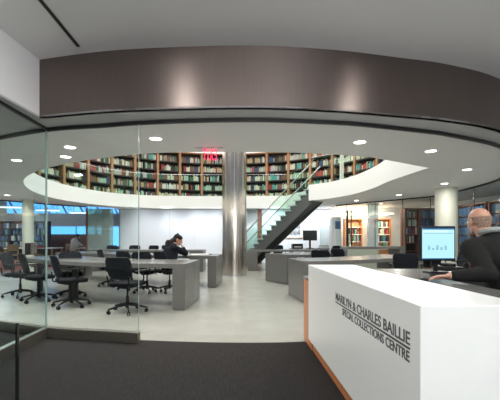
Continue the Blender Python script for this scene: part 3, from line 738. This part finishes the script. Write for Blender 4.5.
B().add([(a0.x, a0.y, zz(-1.5)), (a1.x, a1.y, max(.0, zz(NS))), (c1.x, c1.y, max(0, zz(NS))), (c0.x, c0.y, zz(-1.5))]+[(a0.x, a0.y, zz(-1.5)+.02), (a1.x, a1.y, .02), (c1.x, c1.y, .02), (c0.x, c0.y, zz(-1.5)+.02)],
        [(3, 2, 1, 0), (4, 5, 6, 7), (0, 1, 5, 4), (1, 2, 6, 5), (2, 3, 7, 6), (3, 0, 4, 7)]).build('underside_plate', M['stair'], st)
for off, nm in ((-.02, 'near'), (W+.03, 'far')):
    p0, p1 = sp(.2, off), sp(NS, off); z0, z1 = 2.95-dz*.7, 2.95-dz*(NS+.5)
    t_ = .012; n_ = wd*t_
    B().add([(p0.x, p0.y, z0), (p1.x, p1.y, z1+.05), (p1.x, p1.y, z1+.95), (p0.x, p0.y, z0+.92)]+[(p0.x+n_.x, p0.y+n_.y, z0), (p1.x+n_.x, p1.y+n_.y, z1+.05), (p1.x+n_.x, p1.y+n_.y, z1+.95), (p0.x+n_.x, p0.y+n_.y, z0+.92)],
            [(0, 1, 2, 3), (7, 6, 5, 4), (0, 4, 5, 1), (1, 5, 6, 2), (2, 6, 7, 3), (3, 7, 4, 0)]).build('glass_balustrade', M['g_green'], st)
    B().tube((p0.x, p0.y, z0+.93), (p1.x, p1.y, z1+.96), .02).build('handrail', M['chrome'], st, smooth=True)
# upper deck balustrade
hi = [p for p in hole if True]
bal = struct(B().strip(hi[:66], 3.02, 3.95, -.012).build('balustrade_upper', M['g_green'], smooth=True), 'green glass balustrade around the left and far rim of the opening', 'balustrade')
B().strip(hi[:66], 3.95, 3.965, -.03).build('handrail', M['chrome'], bal, smooth=True)
bal2 = struct(B().strip([(2.62, 11.93)]+hi[67:-6], 3.02, 3.95, -.012).build('balustrade_right', M['g_green'], smooth=True), 'green glass balustrade on the right rim above the stairs', 'balustrade')
B().strip([(2.62, 11.93)]+hi[67:-6], 3.95, 3.965, -.03).build('handrail', M['chrome'], bal2, smooth=True)
struct(B().box(-.06, .06, -.06, .06, 3.0, 5.75).build('column_upper', M['greencol'], loc=(4.1, 13.4, 0)))

# ------------------------------------------------------------------ books and bookcases
def pick(): return R.choices(range(len(BOOKS)), BW)[0]
def bookcase(label, loc, rz, w, h, nsh, group=None, wood='shelfwood', d=.3, back='darkshelf', z0=.06, bays=1, pw=.022, sth=.022):
    t = thing('bookcase', label, 'bookcase', loc, rz, group)     # local: faces -Y, origin bottom left front
    bw = w/bays
    for i in range(bays+1): B().box(i*bw-pw, i*bw+pw, -.03, d, 0, h).build('side_panel', M[wood], t)
    B().box(-.022, w+.022, d-.015, d, 0, h).build('back_panel', M[back], t)
    pitch = (h-z0)/nsh
    for k_ in range(nsh):
        B().box(.0, w, .01, d-.015, z0+k_*pitch-sth, z0+k_*pitch).build('shelf', M['darkshelf' if wood == 'shelfwood' else ('wall' if wood == 'orange' else wood)], t)
    B().box(-.03, w+.03, -.01, d, h, h+.05).build('cornice', M[wood], t)
    B().box(0, w, .02, d-.015, 0, z0-.022).build('kick_board', M[wood], t)
    return pitch
ORD = ['bottom', 'second', 'third', 'fourth', 'top']
Cx, Cy, RR = -.5, 10.2, 6.75
ups = []
a0 = math.radians(172); da = 1.06/RR
nb = 0; cases = []
while a0-da*nb > math.radians(18):
    cases.append((a0-da*nb, a0-da*(nb+1))); nb += 1
books = []     # (dist, matrix params...)
for ci, (a, b_) in enumerate(cases):
    p = Vector((Cx+RR*math.cos(a), Cy+RR*math.sin(a))); q = Vector((Cx+RR*math.cos(b_), Cy+RR*math.sin(b_)))
    d = q-p; w = d.length; rz = math.atan2(d.y, d.x)
    px = VX+F*(p.x+q.x)/2/((p.y+q.y)/2)
    nm = 'tall wooden bookcase on the upper level, number %s from the left along the curved wall' % ['one', 'two', 'three', 'four', 'five', 'six', 'seven', 'eight', 'nine', 'ten', 'eleven', 'twelve', 'thirteen', 'fourteen', 'fifteen', 'sixteen', 'seventeen', 'eighteen', 'nineteen', 'twenty'][ci]
    pitch = bookcase(nm, (p.x, p.y, 3.0), rz, w, 2.28, 5, 'bookcases on the upper level', z0=.08, pw=.05, sth=.05)
    for k_ in range(5):
        x = .06
        while x < w-.10:
            if R.random() < .045: x += R.uniform(.04, .16); continue
            c = pick(); run_ = R.choice([1, 1, 1, 2, 3, 5])
            for _ in range(run_):
                th = R.uniform(.022, .048)
                if x+th > w-.055: break
                hh = R.uniform(.18, .29)
                books.append([ci, k_, x, th, hh, c, p, rz, pitch]); x += th+.002
def book_builder(b, x, th, hh, zb, y0=.04, dd=.2):
    b.box(x, x+th, y0, y0+dd, zb, zb+hh)
def seen_size(bk):
    ci, k_, x, th, hh, c, p, rz, pitch = bk
    X = p.x+math.cos(rz)*x; Y = p.y+math.sin(rz)*x; px = VX+F*X/Y; py = VY-F*(3.08+k_*pitch+.15-EYE)/Y
    vis = 50 < px < 395 and 153 < py < 195 and not (220 < px < 248)
    ang = abs(math.cos(math.atan2(Y, X)-PI/2-0)*math.cos(rz)+math.sin(rz)*math.sin(math.atan2(Y, X)-PI/2)) if False else 1
    return (1 if vis else 0, hh*th/(Y*Y))
ALLB = []     # every book: visible?, size in the picture, name, label, group, colour index, origin, rz, th, hh, y0, dd
NUM = ['first', 'second', 'third', 'fourth', 'fifth', 'sixth', 'seventh', 'eighth', 'ninth', 'tenth', 'eleventh', 'twelfth', 'thirteenth', 'fourteenth', 'fifteenth', 'sixteenth', 'seventeenth', 'eighteenth', 'nineteenth', 'twentieth']
for bk in books:
    ci, k_, x, th, hh, c, p, rz, pitch = bk
    v, sz = seen_size(bk)
    pos = 'left end' if x < .34 else ('middle' if x < .68 else 'right end')
    ALLB.append((v, sz, '%s book, %s shelf, %s of the %s upstairs bookcase from the left' % (BOOKS[c][0], ORD[k_], pos, NUM[ci]), 'books on the upper level',
                 c, (p.x+math.cos(rz)*x, p.y+math.sin(rz)*x, 3.0+.08+k_*pitch), rz, th, hh, .04, .2))
struct(B().strip([(Cx+(RR+.4)*math.cos(math.radians(a)), Cy+(RR+.4)*math.sin(math.radians(a))) for a in range(0, 186, 6)], 2.96, 5.75, -.05).build('wall_upper', M['wall'], smooth=True))

# right rooms: blue journals facing left, dark cases and orange lit cases
bookcase('dark wooden bookcase of blue journals behind the man\'s head', (7.6, 11.85, .0), -PI/2, 1.34, 2.25, 7, wood='redwood', bays=2)
bookcase('dark wooden bookcase of blue journals at the right picture edge', (7.6, 10.35, .0), -PI/2, 1.3, 2.25, 7, wood='redwood', bays=2)
ALLM = BM+[m for _, m in BLUE]
def fill(name, group, labelf, loc, rz, w, pitch, z0, rows, pal, th=(.03, .05), hh=(.22, .28), gaps=.03, bays=1):
    c_, s_ = math.cos(rz), math.sin(rz)
    for k_ in rows:
        for bi in range(bays):
            x = bi*w/bays+.03; xe = (bi+1)*w/bays-.03
            while x < xe-.05:
                t_ = R.uniform(*th)
                if R.random() < gaps: x += .1; continue
                n_, m_ = R.choice(pal); h_ = R.uniform(*hh)
                p_ = (loc[0]+x*c_, loc[1]+x*s_, loc[2]+z0+k_*pitch)
                if name == 'book':
                    ALLB.append((1 if p_[1] < 17 else .5, h_*t_/p_[1]**2, labelf(n_, k_, x/w), group, ALLM.index(m_), p_, rz, t_, h_, .03, .2)); x += t_+.002; continue
                o = B().box(0, t_, .03, .23, 0, h_).build(name, m_, loc=p_); o.rotation_euler.z = rz
                tag(o, labelf(n_, k_, x/w), 'binder' if name == 'binder' else 'bound journal', group); x += t_+.002
SH = ['lowest', 'second', 'third', 'fourth', 'fifth', 'sixth', 'top']
pt = (2.25-.06)/7
fill('bound_journal', 'blue journals behind the man', lambda n, k_, u: '%s bound journal, %s shelf, %s half of the case behind the man\'s head' % (n, SH[k_], 'far' if u < .5 else 'near'), (7.6, 11.85, 0), -PI/2, 1.34, pt, .06, (2, 3, 4, 5, 6), BLUE, (.04, .06), (.22, .27), bays=2)
fill('bound_journal', 'blue journals at the right edge', lambda n, k_, u: '%s bound journal, %s shelf, %s half of the case at the right picture edge' % (n, SH[k_], 'far' if u < .5 else 'near'), (7.6, 10.35, 0), -PI/2, 1.3, pt, .06, (3, 4, 5, 6), BLUE, (.05, .07), (.22, .27), bays=2)
MIX = [(BOOKS[i][0], BM[i]) for i in range(len(BOOKS))]
DK = [(BOOKS[i][0], BM[i]) for i in (2, 4, 5, 10, 3, 9, 4, 10, 11, 0)]
bookcase('dark brown bookcase left of the cream column, holding mixed volumes', (6.45, 13.2, 0), 0, .56, 2.28, 7, wood='redwood')
bookcase('dark bookcase with white-labelled binders directly left of the cream column', (7.07, 13.2, 0), 0, .75, 2.28, 7, wood='redwood')
pt2 = (2.28-.06)/7
fill('book', 'books left of the cream column', lambda n, k_, u: '%s book, %s shelf of the dark bookcase left of the cream column' % (n, SH[k_]), (6.45, 13.2, 0), 0, .56, pt2, .06, (3, 4, 5, 6), DK+MIX[:3])
fill('binder', 'binders left of the cream column', lambda n, k_, u: '%s binder, %s shelf of the case beside the cream column' % (n, SH[k_]), (7.07, 13.2, 0), 0, .75, pt2, .06, (3, 4, 5, 6), DK[3:5]+BLUE, (.05, .07), (.24, .29))
bookcase('orange wooden bookcase lit warm behind the glass door, left of the grey pillar', (4.85, 15.3, 0), 0, .72, 2.0, 6, 'warm lit bookcases', wood='orange', back='caseback')
bookcase('orange wooden bookcase lit warm behind glass, right of the grey pillar', (6.02, 15.3, 0), 0, .82, 2.0, 6, 'warm lit bookcases', wood='orange', back='caseback')
pt3 = (2.0-.06)/6
fill('book', 'books in the left warm lit bookcase', lambda n, k_, u: '%s book, %s shelf of the warm lit bookcase left of the grey pillar' % (n, SH[k_]), (4.85, 15.3, 0), 0, .72, pt3, .06, (2, 3, 4), MIX, gaps=.5)
fill('book', 'books in the right warm lit bookcase', lambda n, k_, u: '%s book, %s shelf of the warm lit bookcase right of the grey pillar' % (n, SH[k_]), (6.02, 15.3, 0), 0, .82, pt3, .06, (2, 3, 4, 5), MIX, (.04, .06), gaps=.2)
struct(B().box(4.6, 7.0, 15.3, 16.3, 2.25, 2.3).build('trim_7', M['warm']))
area('warm_case_light', (5.8, 14.7, 2.22), 2.2, 60, (1, .78, .55), rot=(math.radians(20), 0, 0), sy=.3)
struct(B().box(5.02, 5.36, 13.0, 13.2, 0, 2.5).build('column_glass', M['g_frost']), 'grey green glazed pillar between the two warm lit bookcases', 'pillar')
struct(B().box(4.45, 4.52, 13.9, 13.95, 0, 2.3).box(4.62, 4.66, 13.9, 13.95, 0, 2.3).build('door_3', M['black']))
# white cabinet with blue sign, frosted screen, workstation, picture
cb = thing('cabinet', 'tall cream cabinet beside the glass door with a blue notice on it', 'cabinet', (3.95, 14.2, 0))
B().box(0, .36, 0, .6, 0, 2.05).build('body', M['wall'], cb, bevel=.004)
B().box(.33, .335, -.012, 0, .06, 2.0).build('door', M['soffit'], cb)
tag(B().box(-.11, .11, -.008, 0, -.16, .16).build('notice', M['bluesign'], loc=(4.18, 14.185, 1.72)), 'small blue notice fixed to the tall cream cabinet', 'notice')
struct(B().box(3.62, 4.15, 14.9, 14.93, .1, 2.1).build('window_6', M['g_frost']))
pf = thing('framed_picture', 'framed monochrome print on the white wall behind the stairs', 'picture', (2.58, 15.43, 1.53))
B().box(-.42, .42, -.03, 0, -.36, .5).build('frame', M['tan'], pf)
B().box(-.39, .39, -.034, -.03, -.33, .47).build('mount_board', M['paper'], pf)
B().box(-.28, .28, -.037, -.034, -.22, .36).build('print', M['art'], pf)
wk = thing('side_desk', 'grey side desk against the white wall under the framed picture', 'desk', (2.35, 14.55, 0))
B().box(0, 2.0, 0, .75, .70, .74).build('desk_top', M['table'], wk)
for x in (0, 1.96): B().box(x, x+.04, 0, .75, 0, .70).build('side_panel', M['table'], wk)
m2 = thing('computer_monitor', 'dark switched-off monitor on the side desk by the white wall', 'monitor', (3.2, 14.95, .74))
B().box(-.30, .30, -.02, .02, .34, .78).build('housing', M['plastic'], m2, bevel=.005)
B().box(-.28, .28, -.023, -.02, .36, .76).build('screen', M['g_dark'], m2)
B().box(-.04, .04, 0, .04, .02, .4).build('stand', M['plastic'], m2)
B().box(-.14, .14, -.1, .1, 0, .02).build('base', M['plastic'], m2)
pr = thing('printer', 'low black printer left of the dark monitor', 'printer', (2.62, 14.85, .74))
B().box(-.22, .22, -.18, .18, 0, .20).build('body', M['plastic'], pr, bevel=.01)
B().box(-.15, .15, -.2, -.18, .05, .09).build('paper_tray', M['soffit'], pr)
sc2 = thing('scanner', 'flat grey scanner right of the dark monitor', 'scanner', (3.8, 14.85, .74))
B().box(-.22, .22, -.16, .16, 0, .1).build('body', M['soffit'], sc2, bevel=.01)
B().box(-.21, .21, -.15, .15, .1, .125).build('lid', M['plastic'], sc2, bevel=.004)

# ------------------------------------------------------------------ left side room
for i in range(9):
    x0 = -13.6+i*1.0; w = struct(B().box(x0, x0+.93, 20.46, 20.5, 2.66, 3.4).build('window_%d' % (7+i), M['skyw']))
    B().add([(x0+.1, 20.40, 3.4), (x0+.2, 20.40, 3.4), (x0+.62, 20.40, 2.66), (x0+.52, 20.40, 2.66)]+[(x0+.1, 20.44, 3.4), (x0+.2, 20.44, 3.4), (x0+.62, 20.44, 2.66), (x0+.52, 20.44, 2.66)],
            [(0, 1, 2, 3), (7, 6, 5, 4), (0, 4, 5, 1), (1, 5, 6, 2), (2, 6, 7, 3), (3, 7, 4, 0)]).build('brace', M['bluesign'], w)
    rg = [(x0+.72+.1*math.cos(a), 20.42, 2.95+.1*math.sin(a)) for a in [2*PI*k_/12 for k_ in range(13)]]
    B().path(rg, .016, 6).build('ring_ornament', M['bluesign'], w)
for i in range(2):
    x0 = -11.1+i*1.65; struct(B().box(x0, x0+1.55, 20.46, 20.5, 1.42, 1.87).build('window_%d' % (16+i), M['skyw']))
struct(B().box(-7.7, -6.6, 20.46, 20.5, .7, 1.87).build('window_18', M['skyw']))
for i in range(3):
    t = thing('pendant_light', ['white tube light in the side room nearest the green column', 'white tube light in the middle of the side room', 'white tube light deepest in the side room'][i], 'ceiling light', (-9.6+i*.8, 14.5+i*1.6, 2.45), .2, 'tube lights in the side room')
    B().box(-.5, .5, -.06, .06, 0, .05).build('diffuser', M['tube'], t); B().box(-.5, .5, -.07, .07, .05, .08).build('housing', M['wall'], t)
    B().tube((-.4, 0, .08), (-.4, 0, 1.05), .004, n=6).tube((.4, 0, .08), (.4, 0, 1.05), .004, n=6).build('hanger', M['soffit'], t)
for i in range(3):
    bookcase('dark blue-lit bookcase in the side room, number %s from the left edge' % ['one', 'two', 'three', 'four'][i], (-13.2+i*1.02, 18.6, 0), 0, 1.0, 2.05, 6, 'side room bookcases', wood='darkshelf')
    fill('book', 'books in side room bookcases', lambda n, k_, u, i=i: '%s book, %s shelf of side room bookcase %s from the left edge' % (n, SH[k_], ['one', 'two', 'three', 'four'][i]), (-13.2+i*1.02, 18.6, 0), 0, 1.0, (2.05-.06)/6, .06, (2, 3, 4, 5), [MIX[i_] for i_ in (8, 11, 3, 6)]+BLUE, (.06, .09), (.22, .28), .25)
def simple_table(label, x0, x1, y0, y1):
    t = thing('study_table', label, 'table', (x0, y0, .006)); w, d = x1-x0, y1-y0
    B().box(0, w, 0, d, .70, .74).build('table_top', M['wall'], t)
    for x in (.03, w-.09):
        for y in (.03, d-.09): B().box(x, x+.06, y, y+.06, 0, .70).build('leg', M['tan'], t)
    return t
simple_table('white study table the distant reader sits at', -7.25, -6.2+.0, 15.7, 16.7)
simple_table('white study table left of the distant reader', -10.4, -8.2, 15.4, 16.4)
tag(B().box(-.3, .3, -.1, .1, 0, .12).build('red_folder', M['redshoe'], loc=(-8.9, 15.7, .746)), 'red folders lying on the white study table beyond the glass', 'folders')
def wood_chair(label, loc, rz):
    t = thing('wooden_chair', label, 'chair', loc, rz, 'wooden chairs in the side room')
    B().box(-.22, .22, -.22, .22, .42, .46).build('seat', M['tan'], t)
    B().box(-.22, .22, -.24, -.21, .62, .92).build('backrest', M['tan'], t)
    for x in (-.2, .2):
        B().box(x-.02, x+.02, .18, .22, 0, .42).build('leg', M['tan'], t); B().box(x-.02, x+.02, -.24, -.20, 0, .62).build('leg', M['tan'], t)
    return t
wc = wood_chair('tan wooden chair farthest left on the red carpet', (-11.2, 16.2, .006), 0)
for x, y, a, l in ((-10.5, 15.1, 0, 'tan wooden chair second from the left edge on the red carpet'), (-9.6, 15.0, .2, 'tan wooden chair on the red carpet just left of the pale column'),
                   (-8.75, 15.0, -.2, 'tan wooden chair on the red carpet just right of the pale column'), (-7.68, 16.2, -PI/2, 'tan wooden chair the distant reader sits on')):
    dup(wc, (x, y, .006), a, l)
# green glass vestibule between side room and white wall
gv = struct(B().box(-6.35, -5.25, 14.72, 14.74, .02, 2.44).build('window_19', M['g_sage']))
B().box(-6.39, -6.34, 14.65, 14.75, 0, 2.46).build('post', M['redwood'], gv)
B().box(-5.85, -5.55, 15.0, 15.2, 0, 2.46).build('glazed_pillar', M['fgreen'], gv)
B().box(-6.22, -6.14, 15.2, 15.24, 0, 2.4).build('blue_pane', M['bluesign'], gv)
q = B()
for i in range(14): q.ball((-6.3+i*.08, 14.715, 1.57), (.016, .002, .016), 8, 6)
q.build('dot_marking', M['paper'], gv)

ALLB.sort(key=lambda q: (q[0], q[1]), reverse=True)
rest = B()
for i, (v, sz, lab, grp, c, p, rz, th, hh, y0, dd) in enumerate(ALLB):
    if i < 300:
        o = B().box(0, th, y0, y0+dd, 0, hh).build('book', ALLM[c], loc=p); o.rotation_euler.z = rz; tag(o, lab, 'book', grp)
    else:
        rest.cur = c; rest.box(0, th, y0, y0+dd, 0, hh, rz, (p[0], p[1])); rest.v[-8:] = [(a, b_, z_+p[2]) for a, b_, z_ in rest.v[-8:]]
tag(rest.build('books', ALLM), 'rows of mixed books filling the farther upper and side room bookcases', 'books', kind='stuff')
# ------------------------------------------------------------------ light
struct(B().strip([(Cx+(RR-.05)*math.cos(math.radians(a)), Cy+(RR-.05)*math.sin(math.radians(a))) for a in range(20, 170, 5)], 5.5, 5.56, -.25).build('trim_8', M['cove']))
for x, y in ((-2.8, 8), (2.2, 8), (-2.8, 12), (2.0, 12.2), (-.4, 10)):
    area('upper_ceiling_light', (x, y, 5.7), 2.2, 110, (1, .98, .95))
for a in range(25, 170, 18):
    area('upper_case_light', (Cx+(RR-1.2)*math.cos(math.radians(a)), Cy+(RR-1.2)*math.sin(math.radians(a)), 5.55), .9, 12, (1, .95, .88), rot=(0, math.radians(0), 0))
for x in (-4.2, -3.0, -1.8, -.9): area('wall_wash_light', (x, 14.7, 2.40), .5, 3.2, (.90, .95, 1), rot=(math.radians(38), 0, 0), spread=math.radians(130))
for x in (1.6, 2.6, 3.6, 4.3): area('wall_wash_light', (x, 14.6, 2.40), .5, 10, (.88, .94, 1), rot=(math.radians(38), 0, 0), spread=math.radians(130))
for x, y in ((-9.5, 13.5), (-8.2, 15.3), (-11.5, 16.5)): area('side_room_light', (x, y, 3.4), 1.5, 110, (.85, .93, 1))
for x, y in ((7.2, 8.0), (7.0, 11), (6.0, 13.6)): area('right_room_light', (x, y, 2.55), .6, 10, (.9, .96, 1))
# foyer lamps, then added fill lights
FL = [(-1.0, 1.75), (2.5, 1.9), (-.2, -1.2), (3.6, .4), (-4.2, 1.6)]
for x, y in FL: area('foyer_lamp', (x, y, 3.11 if x > -2.3 else 2.48), .25, 30, (1, .97, .94), disk=True)
area('foyer_ceiling_fill', (0, -2.6, 2.3), 5, 135, (1, .98, .96), rot=(math.radians(165), 0, 0), sy=.4)  # added fill behind the camera to brighten the foyer ceiling, no fixture there
for x in (2.6,): area('foyer_back_fill', (x, -2.9, 1.75), 3.0, 95, (.93, .97, 1), rot=(math.radians(97), 0, 0), sy=2.2)  # added fill from behind the camera; the back wall has no window

w = bpy.data.worlds.new('world'); bpy.context.scene.world = w; w.use_nodes = True
w.node_tree.nodes['Background'].inputs[0].default_value = (.75, .82, .95, 1); w.node_tree.nodes['Background'].inputs[1].default_value = .25
# ------------------------------------------------------------------ camera
cam = bpy.data.cameras.new('camera'); co = bpy.data.objects.new('camera', cam); C.objects.link(co)
cam.sensor_fit = 'HORIZONTAL'; cam.sensor_width = 36; cam.lens = 36*F/500
cam.shift_x = (250-VX)/500; cam.shift_y = (VY-200)/500
cam.clip_start = .02; cam.clip_end = 100
co.location = (0, 0, EYE); co.rotation_euler = (PI/2, 0, 0)
s = bpy.context.scene; s.camera = co
s.view_settings.view_transform = 'Standard'; s.view_settings.look = 'None'; s.view_settings.gamma = 1; s.view_settings.use_curve_mapping = False
s.view_settings.exposure = .2
